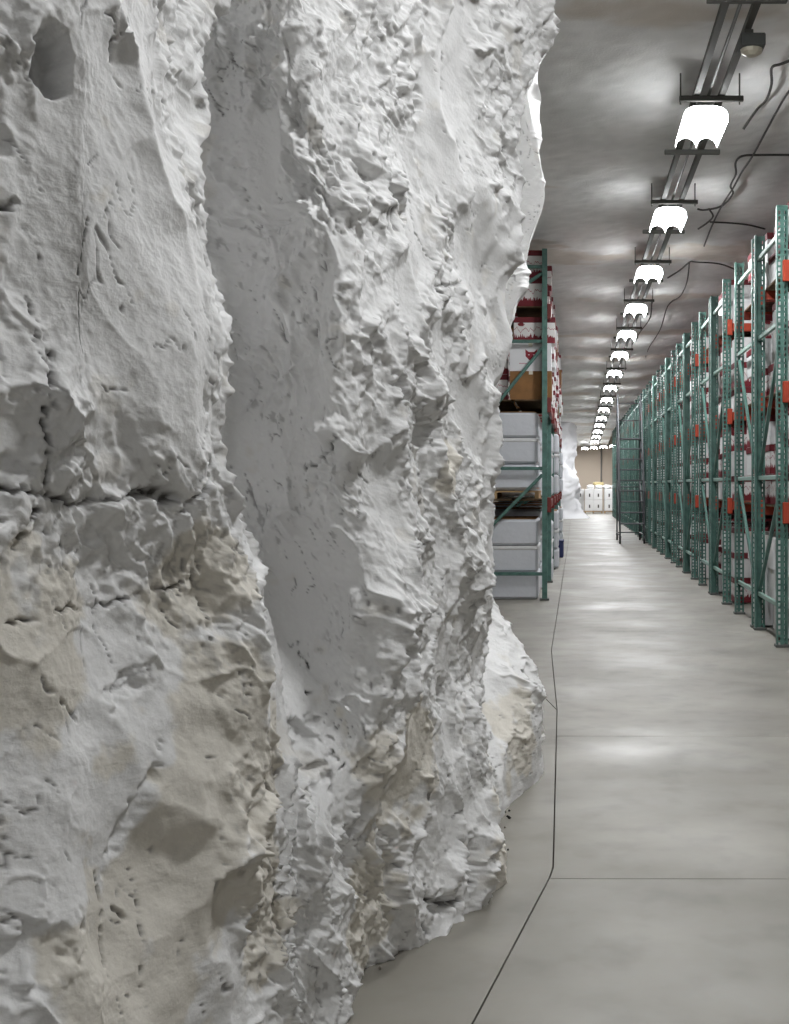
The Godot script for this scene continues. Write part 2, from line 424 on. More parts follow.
# ------------------------------------------------------------------ the rock
class Facets:
	var c: float; var wx: int; var wy: int
	var fx := PackedFloat32Array(); var fy := PackedFloat32Array()
	var off := PackedFloat32Array(); var gx := PackedFloat32Array(); var gy := PackedFloat32Array()
	var second := 0.0
	func _init(cell: float, w: float, h: float, seed_: int, lift: float, tilt: float) -> void:
		var r := RandomNumberGenerator.new(); r.seed = seed_
		c = cell; wx = int(w / cell) + 4; wy = int(h / cell) + 4
		for j in wy:
			for i in wx:
				fx.append((i - 1 + r.randf()) * cell); fy.append((j - 1 + r.randf()) * cell)
				off.append(r.randf_range(-lift, lift) * cell)
				gx.append(r.randf_range(-tilt, tilt)); gy.append(r.randf_range(-tilt, tilt))
	# lower envelope of scooped facets: hollows that meet in sharp ridges
	func at(x: float, y: float, scoop: float) -> float:
		var ci := int(x / c) + 1; var cj := int(y / c) + 1
		var best := 1e9; var sec := 1e9
		var k := scoop / c
		for j in range(maxi(cj - 1, 0), mini(cj + 2, wy)):
			for i in range(maxi(ci - 1, 0), mini(ci + 2, wx)):
				var n := j * wx + i
				var dx := x - fx[n]; var dy := y - fy[n]
				var v := off[n] + gx[n] * dx + gy[n] * dy + k * (dx * dx + dy * dy)
				if v < best:
					sec = best; best = v
				elif v < sec: sec = v
		second = sec - best
		return best

func cr(a: float, b: float, c: float, d: float, t: float) -> float:
	return 0.5 * (2.0 * b + (c - a) * t + (2.0 * a - 5.0 * b + 4.0 * c - d) * t * t + (3.0 * b - a - 3.0 * c + d) * t * t * t)

func build_rock() -> void:
	var seg := [8, 24, 74, 74, 26, 46, 48, 64, 62, 28, 40, 44, 34, 14]
	var nc: int = seg.size() + 1
	var cols := 1
	for s in seg: cols += s
	var hs := PackedFloat32Array()
	var hh := -0.05
	while hh < 3.36:
		hs.append(hh); hh += 0.0046
	while hh < 4.86:
		hs.append(hh); hh += 0.03
	var rows := hs.size()
	var bx := PackedFloat32Array(); var bd := PackedFloat32Array()
	bx.resize(rows * cols); bd.resize(rows * cols)
	var nh := ROCK_H.size()
	for r in rows:
		var h := hs[r]
		var j := 0
		while j < nh - 2 and ROCK_H[j + 1] <= h: j += 1
		var t: float = (h - ROCK_H[j]) / (ROCK_H[j + 1] - ROCK_H[j])
		var A: Array = ROCK_PLAN[maxi(j - 1, 0)]; var B: Array = ROCK_PLAN[j]
		var C: Array = ROCK_PLAN[j + 1]; var D: Array = ROCK_PLAN[mini(j + 2, nh - 1)]
		var px := PackedFloat32Array(); var pd := PackedFloat32Array()
		for c in nc:
			px.append(cr(A[c * 2], B[c * 2], C[c * 2], D[c * 2], t))
			pd.append(cr(A[c * 2 + 1], B[c * 2 + 1], C[c * 2 + 1], D[c * 2 + 1], t))
		var o := r * cols
		for s in nc - 1:
			var i0 := maxi(s - 1, 0); var i3 := mini(s + 2, nc - 1)
			for q in seg[s]:
				var u: float = float(q) / seg[s]
				bx[o] = cr(px[i0], px[s], px[s + 1], px[i3], u)
				bd[o] = cr(pd[i0], pd[s], pd[s + 1], pd[i3], u)
				o += 1
		bx[o] = px[nc - 1]; bd[o] = pd[nc - 1]
	# arc length along the face, taken half way up
	var arc := PackedFloat32Array(); arc.resize(cols)
	var ref := 0
	while hs[ref] < 1.5: ref += 1
	for i in range(1, cols):
		var o := ref * cols + i
		arc[i] = arc[i - 1] + Vector2(bx[o] - bx[o - 1], bd[o] - bd[o - 1]).length()
	# how crumbly each stretch of the face is
	var crumb := PackedFloat32Array()
	var wob := PackedFloat32Array()
	var seg_crumb := [0.2, 0.2, 0.05, -0.15, 0.0, -0.10, -0.04, 0.32, 0.08, 0.0, -0.05, -0.35, -0.35, -0.1, 0.0]
	for s in nc - 1:
		for q in seg[s]: crumb.append(lerpf(seg_crumb[s], seg_crumb[s + 1], float(q) / seg[s]))
	crumb.append(0.0)
	var upper := PackedFloat32Array()
	for i in cols: upper.append(0.3 if i > 150 and i < 280 else 0.0)
	# hollows and cracks are found on the plain face first
	var dent := PackedFloat32Array(); dent.resize(rows * cols)
	var bare := PackedFloat32Array(); bare.resize(rows * cols)
	var jag := noise(77, 22.0, 3)
	for pit in HOLLOWS:
		var best := 1e9; var bi := 0; var bj := 0
		for r in rows:
			if absf(hs[r] - pit[1]) > 0.006: continue
			for i in cols:
				var o := r * cols + i
				var dd := Vector2(bx[o] - pit[0], bd[o] - pit[2]).length()
				if dd < best:
					best = dd; bi = i; bj = r
		var ct := cos(pit[6]); var sn := sin(pit[6])
		for r in rows:
			if absf(hs[r] - pit[1]) > pit[3] + pit[4]: continue
			var run := 0.0
			for dir in [-1, 1]:
				run = 0.0
				var i := bi
				while i > 0 and i < cols - 1:
					var o := r * cols + i
					var a: float = run * dir
					var y: float = hs[r] - pit[1]
					var e := Vector2((a * ct + y * sn) / pit[3], (y * ct - a * sn) / pit[4])
					var l := pow(pow(absf(e.x), 3.0) + pow(absf(e.y), 3.0), 1.0 / 3.0) + (0.2 if pit[5] > 0.1 else 0.55) * jag.get_noise_2d(a, hs[r]) + (0.0 if pit[5] > 0.1 else 0.25) * jag.get_noise_2d(a * 0.3 + 3.0, hs[r] * 0.3)
					if l < 1.0: dent[o] = maxf(dent[o], pit[5] * (0.75 if pit[5] < 0.1 else 1.0) * smoothstep(1.0, 0.7 if pit[5] > 0.1 else 0.4, l))
					i += dir
					run += Vector2(bx[o] - bx[o + dir], bd[o] - bd[o + dir]).length()
					if run > (pit[3] + pit[4]) * 1.3: break
	for k in CRACKS.size():
		var cq: Array = CRACKS[k]
		for s in (cq.size() - 2) / 3 - 1:
			var a := Vector3(cq[2 + s * 3], cq[3 + s * 3], cq[4 + s * 3])
			var b := Vector3(cq[5 + s * 3], cq[6 + s * 3], cq[7 + s * 3])
			var lo := minf(a.y, b.y) - 0.04; var hi := maxf(a.y, b.y) + 0.04
			for r in rows:
				if hs[r] < lo or hs[r] > hi: continue
				for i in cols:
					var o := r * cols + i
					if bd[o] < minf(a.z, b.z) - 0.05 or bd[o] > maxf(a.z, b.z) + 0.05: continue
					var p := Vector3(bx[o], hs[r], bd[o])
					p.y += 0.012 * jag.get_noise_2d(p.z * 1.6 + k, p.x * 1.6); p.x += 0.012 * jag.get_noise_2d(p.y * 1.6, 5.0 + k)
					var dd := p.distance_to(Geometry3D.get_closest_point_to_segment(p, a, b))
					var wd: float = cq[0] * (1.1 + 0.7 * jag.get_noise_3d(p.x * 2.0, p.y * 2.0, p.z * 2.0 + 9.0))
					if dd < wd * 1.5:
						var v := smoothstep(wd * 1.5, wd * 0.3, dd)
						dent[o] = maxf(dent[o], cq[1] * v)
						bare[o] = maxf(bare[o], v)
	# displaced surface
	var big := Facets.new(0.40, arc[cols - 1] + 2.5, 5.0, 3, 0.10, 0.26)
	var mid := Facets.new(0.15, arc[cols - 1] + 2.5, 5.0, 4, 0.12, 0.30)
	var small := Facets.new(0.05, arc[cols - 1] + 2.5, 5.0, 6, 0.16, 0.40)
	var tiny := Facets.new(0.021, arc[cols - 1] + 2.5, 6.2, 8, 0.2, 0.5)
	var n_warp := noise(61, 2.2, 3)
	var n_zone := noise(62, 1.7, 3)
	var n_rough := noise(63, 16.0, 4)
	var n_fine := noise(64, 46.0, 3)
	var n_fleck := noise(65, 30.0, 3)
	var n_line := noise(67, 7.0, 2)
	var n_dirt := noise(66, 5.0, 5)
	var patches := [[-0.50, 0.62, 3.62, 0.26], [-0.90, 0.62, 2.62, 0.26], [-1.10, 0.80, 2.6, 0.22], [-0.30, 0.18, 4.4, 0.22], [-0.85, 0.95, 2.75, 0.18], [-1.2, 1.25, 2.6, 0.12], [-0.75, 0.35, 2.95, 0.14], [-0.27, 0.3, 5.6, 0.25], [-0.45, 1.5, 4.0, 0.10], [-1.03, 2.05, 2.5, 0.10], [-0.95, 0.35, 2.4, 0.3], [-0.82, 0.7, 2.85, 0.25], [-1.15, 1.1, 2.3, 0.25], [-0.58, 0.2, 3.5, 0.2], [-0.9, 1.25, 2.75, 0.16]]
	var flats := [[-0.53, 0.63, 3.65, 0.22], [-0.95, 2.05, 2.5, 0.36], [-0.92, 1.72, 2.62, 0.28], [-0.98, 0.5, 2.5, 0.25], [-0.42, 2.75, 4.1, 0.3], [-0.36, 2.3, 4.3, 0.2], [-0.30, 1.95, 4.5, 0.16]]
	var verts := PackedVector3Array(); var colors := PackedColorArray()
	verts.resize(rows * cols); colors.resize(rows * cols)
	var paint := Color(0.75, 0.747, 0.74); var cream := Color(0.66, 0.625, 0.555); var grey := Color(0.30, 0.29, 0.28); var dark := Color(0.10, 0.095, 0.09)
	for r in rows:
		var h := hs[r]
		for i in cols:
			var o := r * cols + i
			var i0 := maxi(i - 1, 0); var i1 := mini(i + 1, cols - 1)
			var tx := bx[r * cols + i1] - bx[r * cols + i0]; var td := bd[r * cols + i1] - bd[r * cols + i0]
			var tl := sqrt(tx * tx + td * td) + 1e-9
			var nx := td / tl; var nd := -tx / tl
			var x := bx[o]; var d := bd[o]
			var w1 := n_warp.get_noise_3d(x, h, d); var w2 := n_warp.get_noise_3d(x + 7.0, h, d)
			var a := arc[i] + 1.0 + 0.10 * w1 + 0.12 * (h - 1.5) * (0.5 + w2)
			var y := (h + 0.1) * 0.62 + 0.10 * w2
			var v1 := big.at(a, y, 0.55)
			var s1 := big.second
			var v2 := mid.at(a + 0.03 * w2, y + 0.03 * w1, 0.6)
			var s2 := mid.second
			var zone := n_zone.get_noise_3d(x, h * 0.8, d) + crumb[i] + upper[i] * smoothstep(1.9, 2.4, h) - dent[o] * 4.0
			var rough := clampf(0.36 + zone * 1.8 + 0.45 * smoothstep(0.04, 0.0, s1) + 0.25 * smoothstep(0.012, 0.0, s2), 0.03, 1.0)
			var flat := 0.0
			for pt in flats:
				var q: float = Vector3(x - pt[0], (h - pt[1]) * 0.8, d - pt[2]).length() / pt[3]
				if q < 1.0: flat = maxf(flat, smoothstep(1.0, 0.45, q + 0.3 * w1))
			rough *= 1.0 - 0.85 * flat
			var disp := v1 * lerpf(0.42, 0.28, flat) + v2 * (0.12 + 0.6 * rough) - 0.022
			if rough > 0.2:
				disp += small.at(a * 1.0 + 0.012 * w1, (y + 0.01 * w2) * 0.72, 0.6) * rough * 0.75
			if rough > 0.3:
				disp += tiny.at(a + 0.006 * w2, y * 0.95, 0.8) * (rough - 0.2) * 1.4
			var fk := n_fleck.get_noise_3d(x + 0.02 * w1, h * 0.6 + 0.5 * x, d)
			var nr := n_rough.get_noise_3d(x, h * 0.75, d)
			var nf := n_fine.get_noise_3d(x, h * 0.75, d)
			disp += rough * (0.009 * nr + 0.005 * nf) + 0.0015 * nf + 0.003 * nr
			disp -= dent[o]
			# hairline cracks, broken into short runs
			var ln := absf(n_line.get_noise_3d(x * 1.3, h * 0.7 + x, d * 1.3))
			var hair := smoothstep(0.028, 0.008, ln) * smoothstep(0.10, 0.26, n_zone.get_noise_3d(x * 3.0 + 4.0, h * 3.0, d * 3.0) + 0.2 * fk)
			disp -= 0.006 * hair
			verts[o] = Vector3(x + nx * disp, h, -(d + nd * disp))
			# paint, dirt and bare stone
			var col := paint
			var cr_ := 0.0
			for pt in patches:
				var q: float = Vector3(x - pt[0], h - pt[1], d - pt[2]).length() / pt[3]
				if q < 1.4: cr_ = maxf(cr_, 1.25 - q)
			var dn := n_dirt.get_noise_3d(x, h, d)
			if cr_ > 0.0: col = col.lerp(cream, smoothstep(0.0, 0.28, cr_ + 0.9 * dn - 0.25) * 0.9)
			else: col = col.lerp(cream, smoothstep(0.30, 0.5, dn) * 0.35)
			col = col.lerp(grey, smoothstep(0.40, 0.52, fk + 0.16 * rough + 0.35 * n_zone.get_noise_3d(x + 9.0, h * 2.0, d * 2.0) - 0.06) * 0.5 * smoothstep(0.12, 0.4, rough))
			col = col.lerp(Color(0.22, 0.215, 0.21), hair * 0.8)
			if bare[o] > 0.0: col = col.lerp(dark, bare[o] * smoothstep(-0.25, 0.15, fk + 0.1))
			colors[o] = col
	var idx := PackedInt32Array(); idx.resize((rows - 1) * (cols - 1) * 6)
	var w := 0
	for r in rows - 1:
		for i in cols - 1:
			var o := r * cols + i
			idx[w] = o; idx[w + 1] = o + cols; idx[w + 2] = o + 1
			idx[w + 3] = o + 1; idx[w + 4] = o + cols; idx[w + 5] = o + cols + 1
			w += 6
	var arr := []; arr.resize(Mesh.ARRAY_MAX)
	arr[Mesh.ARRAY_VERTEX] = verts; arr[Mesh.ARRAY_COLOR] = colors; arr[Mesh.ARRAY_INDEX] = idx
	var am := ArrayMesh.new()
	am.add_surface_from_arrays(Mesh.PRIMITIVE_TRIANGLES, arr)
	var st := SurfaceTool.new()
	st.create_from(am, 0)
	st.generate_normals()
	var o := obj("rock_pillar", st.commit(), M.rock, self)
	tag(o, "huge white painted rock pillar with cracks and crumbling ridges beside the aisle", "rock pillar")

func far_pillar() -> void:
	var n := noise(91, 0.9, 4); var n2 := noise(92, 4.0, 3)
	var st := SurfaceTool.new(); st.begin(Mesh.PRIMITIVE_TRIANGLES)
	st.set_smooth_group(0)
	var rows := 60; var cols := 72
	var g := []
	for r in rows + 1:
		var h := 4.2 * r / rows - 0.03
		for c in cols + 1:
			var a := TAU * c / cols
			var rad := 1.55 + 0.75 * exp(-maxf(h, 0.0) * 2.6) + 0.18 * smoothstep(2.4, 1.2, h) * smoothstep(0.4, 1.2, h)
			var p := Vector3(cos(a), h * 0.6, sin(a))
			rad += 0.34 * n.get_noise_3dv(p * 1.8) + 0.09 * n2.get_noise_3dv(p * 2.0)
			g.append(P(-1.45 + rad * cos(a), h, 53.0 + rad * sin(a)))
	st.set_color(Color(0.76, 0.76, 0.78))
	for r in rows:
		for c in cols:
			var o := r * (cols + 1) + c
			quad(st, g[o], g[o + cols + 1], g[o + cols + 2], g[o + 1])
	st.index(); st.generate_normals()
	tag(obj("rock_pillar", st.commit(), M.rock, self), "distant white rock pillar with spreading foot near the tan end wall", "rock pillar")

# ------------------------------------------------------------------ shell
func build_shell() -> void:
	var fl := Node3D.new(); fl.name = "floor"; add_child(fl); fl.set_meta("kind", "structure")
	obj("sub_base", box_mesh(P(1.0, -0.11, 32.0), Vector3(16, 0.16, 80)), M.joint, fl)
	var J := [Vector2(-1.84, -7), Vector2(-0.088, 4.42), Vector2(-0.075, 4.55), Vector2(-0.103, 7.73), Vector2(-0.19, 10.5), Vector2(-0.12, 30), Vector2(-0.1, 71)]
	var jx := func(d: float) -> float:
		for i in J.size() - 1:
			if d <= J[i + 1].y: return lerpf(J[i].x, J[i + 1].x, (d - J[i].y) / (J[i + 1].y - J[i].y))
		return J[-1].x
	var cuts := [-7.0, -0.8, 1.8, 4.42, 6.93, 11.9, 16.9, 21.9, 26.9, 31.9, 36.9, 41.9, 46.9, 51.9, 56.9, 71.0]
	var slabs := []
	for k in cuts.size() - 1:
		var poly := PackedVector2Array([Vector2(jx.call(cuts[k]), cuts[k])])
		for p in J:
			if p.y > cuts[k] + 0.01 and p.y < cuts[k + 1] - 0.01: poly.append(p)
		poly.append(Vector2(jx.call(cuts[k + 1]), cuts[k + 1]))
		poly.append(Vector2(9, cuts[k + 1] - (0.0 if k > 3 else 0.03))); poly.append(Vector2(9, cuts[k] - (0.0 if k > 4 else 0.03)))
		slabs.append(poly)
	slabs.append(PackedVector2Array([Vector2(-7, -7), J[0], J[1], J[2], J[3], Vector2(-0.255, 8.49), Vector2(-0.9, 11.7), Vector2(-7, 11.7)]))
	slabs.append(PackedVector2Array([J[3], J[4], J[5], J[6], Vector2(-7, 71), Vector2(-7, 11.7), Vector2(-0.9, 11.7), Vector2(-0.255, 8.49)]))
	for poly in slabs:
		var inset := Geometry2D.offset_polygon(poly, -0.003)
		if inset.is_empty(): inset = [poly]
		if Geometry2D.is_polygon_clockwise(poly) and inset[0].size() < 3: inset = [poly]
		var q: PackedVector2Array = inset[0]
		var st := mb()
		var t := Geometry2D.triangulate_polygon(q)
		for i in range(0, t.size(), 3):
			var a := P(q[t[i]].x, 0, q[t[i]].y); var b := P(q[t[i + 1]].x, 0, q[t[i + 1]].y); var c := P(q[t[i + 2]].x, 0, q[t[i + 2]].y)
			if (b - a).cross(c - a).y > 0.0: tri(st, a, c, b)
			else: tri(st, a, b, c)
		for i in q.size():
			var a := q[i]; var b := q[(i + 1) % q.size()]
			quad(st, P(a.x, 0, a.y), P(b.x, 0, b.y), P(b.x, -0.035, b.y), P(a.x, -0.035, a.y))
		obj("slab", done(st), M.floor, fl)
	# ceiling: rough sprayed rock
	var st := SurfaceTool.new(); st.begin(Mesh.PRIMITIVE_TRIANGLES); st.set_smooth_group(0)
	var n := noise(101, 0.35, 4); var n2 := noise(102, 2.2, 4); var n3 := noise(103, 0.6, 5); var n4 := noise(104, 7.0, 3); var n5 := noise(105, 0.25, 4)
	var ds := []
	var d := -7.0
	while d < 71.0:
		ds.append(d)
		d += 0.07 if d > 7.0 and d < 20.0 else (0.14 if d > 0.0 and d < 32.0 else 0.35)
	ds.append(71.5)
	var xs := []
	var x := -7.0
	while x < 9.0:
		xs.append(x)
		x += 0.06 if x > -0.9 and x < 3.4 else 0.3
	xs.append(9.0)
	var verts := PackedVector3Array(); var colors := PackedColorArray(); var idx := PackedInt32Array()
	for dd in ds:
		for xx in xs:
			var y: float = ceil_y(dd) + 0.05 * n.get_noise_2d(xx, dd) + 0.018 * n2.get_noise_2d(xx, dd) + 0.012 * n4.get_noise_2d(xx, dd) + 0.03
			if xx > 1.9 and xx < 7.0: y = maxf(y, 4.12)
			verts.append(P(xx, y, dd))
			var m := n3.get_noise_2d(xx, dd * 0.7) + 0.5 * n4.get_noise_2d(xx * 0.6, dd * 0.6)
			var col := Color(0.68, 0.68, 0.67).lerp(Color(0.86, 0.86, 0.85), clampf(0.5 + 0.9 * m, 0.0, 1.0))
			var rust := smoothstep(0.24, 0.42, n5.get_noise_2d(xx * 0.8 + 31.0, dd * 1.3) + 0.10 * n2.get_noise_2d(xx, dd))
			col = col.lerp(Color(0.50, 0.40, 0.29), rust * 0.45)
			colors.append(col)
	var nw := xs.size()
	for r in ds.size() - 1:
		for c in nw - 1:
			var o := r * nw + c
			idx.append_array([o, o + 1, o + nw, o + 1, o + nw + 1, o + nw])
	var arr := []; arr.resize(Mesh.ARRAY_MAX)
	arr[Mesh.ARRAY_VERTEX] = verts; arr[Mesh.ARRAY_COLOR] = colors; arr[Mesh.ARRAY_INDEX] = idx
	var am := ArrayMesh.new(); am.add_surface_from_arrays(Mesh.PRIMITIVE_TRIANGLES, arr)
	st.create_from(am, 0); st.generate_normals()
	tag(obj("ceiling", st.commit(), M.ceiling, self), "", "", "", "structure")
	tag(obj("ceiling_rock", box_mesh(P(1.0, 5.3, 32.0), Vector3(16.6, 0.5, 79.4)), M.wall, self), "", "", "", "structure")
	tag(obj("wall_far", box_mesh(P(1.0, 2.4, 66.2), Vector3(16.0, 5.2, 0.4)), M.tan_wall, self), "", "", "", "structure")
	tag(obj("wall_near", box_mesh(P(1.0, 2.4, -7.0), Vector3(16.4, 5.2, 0.3)), M.wall, self), "", "", "", "structure")
	tag(obj("wall_left", box_mesh(P(-7.0, 2.4, 30.0), Vector3(0.3, 5.2, 75.0)), M.wall, self), "", "", "", "structure")
	tag(obj("wall_right", box_mesh(P(9.0, 2.4, 30.0), Vector3(0.3, 5.2, 75.0)), M.wall, self), "", "", "", "structure")

# ------------------------------------------------------------------ lamps
func lamp_profile(w: float) -> Array:
	var hw := w * 0.5
	var low := []
	for k in 9: # first trough
		var a := PI - PI * k / 8.0
		low.append(Vector2(-hw * 0.5 + hw * 0.5 * cos(a), 0.085 * sin(a)))
	for k in range(1, 9):
		var a := PI - PI * k / 8.0
		low.append(Vector2(hw * 0.5 + hw * 0.5 * cos(a), 0.085 * sin(a)))
	var top := []
	for k in range(1, 12):
		var a := PI * k / 12.0
		top.append(Vector2(hw * signf(cos(a)) * pow(absf(cos(a)), 0.7), 0.005 + 0.115 * pow(sin(a), 0.6)))
	return [low, top]

# the glowing acrylic: two troughs below and both ends
func lamp_shade_mesh(w: float, l: float) -> ArrayMesh:
	var pr := lamp_profile(w)
	var st := mb()
	var run: Array = [pr[1][10]] + pr[0] + [pr[1][0]]
	for i in run.size() - 1:
		var a: Vector2 = run[i]; var b: Vector2 = run[i + 1]
		quad(st, Vector3(a.x, a.y, -l / 2), Vector3(b.x, b.y, -l / 2), Vector3(b.x, b.y, l / 2), Vector3(a.x, a.y, l / 2))
	var prof: Array = pr[0] + pr[1]
	var t := Geometry2D.triangulate_polygon(PackedVector2Array(prof))
	for i in range(0, t.size(), 3):
		for z in [-l / 2, l / 2]:
			tri(st, Vector3(prof[t[i]].x, prof[t[i]].y, z), Vector3(prof[t[i + 1]].x, prof[t[i + 1]].y, z), Vector3(prof[t[i + 2]].x, prof[t[i + 2]].y, z))
	return done(st)

func lamp_cover_mesh(w: float, l: float) -> ArrayMesh:
	var top: Array = lamp_profile(w)[1]
	var st := mb()
	for i in top.size() - 1:
		var a: Vector2 = top[i]; var b: Vector2 = top[i + 1]
		quad(st, Vector3(a.x, a.y, -l / 2), Vector3(b.x, b.y, -l / 2), Vector3(b.x, b.y, l / 2), Vector3(a.x, a.y, l / 2))
	return done(st)

func make_lamp(label: String, x: float, y: float, d: float, turn: float, top: float, shade: ArrayMesh, l: float, group: String) -> Node3D:
	var t := thing("ceiling_light", label, "light", P(x, y, d), turn, group)
	obj("shade", shade, M.lamp, t)
	obj("cover", rack_mesh("cover", lamp_cover_mesh.bind(0.35, l)), M.cover, t)
	obj("ballast_housing", box_mesh(Vector3(0, 0.165, 0), Vector3(0.13, 0.05, l * 0.96), 0.006), M.housing, t)
	for s in [1, -1]:
		var z: float = l * 0.5 + 0.02 if s == 1 else -(l * 0.5 + 0.72)
		obj("strut", box_mesh(Vector3(0.04, 0.165, z), Vector3(0.50, 0.042, 0.042), 0.004), M.strut, t)
		if s == 1 or turn != 0.0:
			for q in [-0.20, 0.26]:
				var st := mb()
				tube(st, [Vector3(q, 0.12, z), Vector3(q, 0.165 + 0.20, z)], 0.007, 6)
				obj("rod", done(st), M.strut, t)
	var al := AreaLight3D.new()
	al.name = "glow"
	al.area_size = Vector2(0.09, l * 0.9)
	al.rotation.x = -PI / 2
	al.position.y = -0.004
	al.light_energy = LAMP_ENERGY
	al.light_color = Color(0.985, 0.992, 1.0)
	al.area_range = 60.0
	al.shadow_enabled = true
	t.add_child(al)
	return t

func build_lamps() -> void:
	var l := 0.76
	var shade := lamp_shade_mesh(0.35, l)
	var step := 3.42
	for i in range(-4, 15):
		if i == -3: continue # no light is fitted here
		var d := 9.77 + step * i
		var k := 1.0 - 0.29 * clampf((d - 26.0) / 31.0, 0.0, 1.1)
		var y := EYE + 2.85 * k
		var lab := "%s glowing twin-tube ceiling light in view, counted from the camera along the row" % ordinals[maxi(i, 0)]
		if i < 0: lab = "glowing ceiling light beside the pillar, %s nearer than the first in view" % ["", "one place", "two places", "three places", "four places"][-i]
		make_lamp(lab, 1.04, y, d, 0.0, ceil_y(d) + 0.06, shade, l, "lights hung along the aisle")
	for i in 4:
		var q := Vector2(0.62 + 0.46 * i, 63.6 - 1.3 * i)
		make_lamp("small bright light by the end wall, %s from the distant pillar" % ordinals[i], q.x, EYE + 1.86, q.y, 0.0, ceil_y(q.y) + 0.06, shade, l, "lights of the cross aisle")
	# two rails and a conduit carry the row
	for s in [[0.965, 0.045, "slim grey steel rail over the lights, on the rock side"], [1.165, 0.045, "slim grey steel rail over the lights, on the rack side"]]:
		var st := mb()
		var dd := 0.5
		while dd < 57.0:
			var k0 := 1.0 - 0.29 * clampf((dd - 26.0) / 31.0, 0.0, 1.1)
			var k1 := 1.0 - 0.29 * clampf((dd + 3.0 - 26.0) / 31.0, 0.0, 1.1)
			bar(st, P(s[0], EYE + 2.85 * k0 + 0.21, dd), P(s[0], EYE + 2.85 * k1 + 0.21, dd + 3.0), s[1], 0.045)
			dd += 3.0
		tag(obj("strut_rail", done(st), M.strut, self), s[2], "rail")
	var st := mb()
	var pts := []
	var dd := 0.5
	while dd < 26.0:
		pts.append(P(1.075, EYE + 3.09, dd)); dd += 1.7
	tube(st, pts, 0.013, 8)
	tag(obj("conduit", done(st), M.conduit, self), "thin grey conduit pipe running between the two light rails", "pipe")
	var sn := thing("sensor_box", "small dark box with pale lens clamped under the light rail", "sensor", P(1.19, EYE + 2.945, 8.0))
	obj("body", box_mesh(Vector3(0, 0, 0), Vector3(0.165, 0.085, 0.17), 0.008), M.sensor, sn)
	var s2 := mb()
	for k in 12:
		var a := TAU * k / 12; var b := TAU * (k + 1) / 12
		for q in [[0.075, -0.042, 0.07, -0.065], [0.07, -0.065, 0.035, -0.085], [0.035, -0.085, 0.0, -0.09]]:
			quad(s2, Vector3(cos(a) * q[0], q[1], sin(a) * q[0]), Vector3(cos(b) * q[0], q[1], sin(b) * q[0]), Vector3(cos(b) * q[2], q[3], sin(b) * q[2]), Vector3(cos(a) * q[2], q[3], sin(a) * q[2]))
	obj("lens", done(s2), M.lens, sn)
	obj("clamp", box_mesh(Vector3(-0.02, 0.062, 0), Vector3(0.06, 0.05, 0.05), 0.004), M.strut, sn)
	var where := ["looping up from the first light in view", "long and slack, crossing the ceiling toward the racks", "running level then down beside the second light", "curled in a short loop by the second light", "stretched level toward the nearest rack top", "reaching from the third light toward the racks", "wandering along the ceiling past the middle lights", "short, hanging near the middle lights"]
	for i in CABLES.size():
		var c: Array = CABLES[i]
		var p := []
		for k in range(0, c.size(), 2): p.append(P(c[k], EYE + 3.19 - (0.12 if i == 0 and k == 0 else 0.0), c[k + 1]))
		var sc := mb()
		tube(sc, smooth_path(p), 0.011, 6)
		tag(obj("ceiling_cable", done(sc), M.cable, self), "dark ceiling cable " + where[i], "cable", "cables on the ceiling")

# ------------------------------------------------------------------ racks
# one upright: perforated face toward -x, two flanges, open toward +x
func post_mesh(hgt: float) -> ArrayMesh:
	var st := mb()
	var w := 0.10; var dp := 0.062
	var pitch := 0.0508; var hw := 0.020; var hh := 0.032
	var rows := int(hgt / pitch)
	var cx := [-w / 2, -0.027 - hw / 2, -0.027 + hw / 2, 0.027 - hw / 2, 0.027 + hw / 2, w / 2]
	for off in [0.0, 0.003]:
		for c in [0, 2, 4]:
			quad(st, Vector3(off, 0, cx[c]), Vector3(off, hgt, cx[c]), Vector3(off, hgt, cx[c + 1]), Vector3(off, 0, cx[c + 1]))
		for c in [1, 3]:
			var y0 := 0.0
			for r in rows:
				var y1 := r * pitch + (pitch - hh) * 0.5
				quad(st, Vector3(off, y0, cx[c]), Vector3(off, y1, cx[c]), Vector3(off, y1, cx[c + 1]), Vector3(off, y0, cx[c + 1]))
				y0 = y1 + hh
			quad(st, Vector3(off, y0, cx[c]), Vector3(off, hgt, cx[c]), Vector3(off, hgt, cx[c + 1]), Vector3(off, y0, cx[c + 1]))
	for s in [-1, 1]:
		cbox(st, Vector3(dp / 2, hgt / 2, s * (w / 2 - 0.0015)), Vector3(dp, hgt, 0.003))
		cbox(st, Vector3(dp, hgt / 2, s * (w / 2 - 0.009)), Vector3(0.003, hgt, 0.018))
	return done(st)

var rack_parts := {}
func rack_mesh(key: String, maker: Callable) -> Mesh:
	if not rack_parts.has(key): rack_parts[key] = maker.call()
	return rack_parts[key]

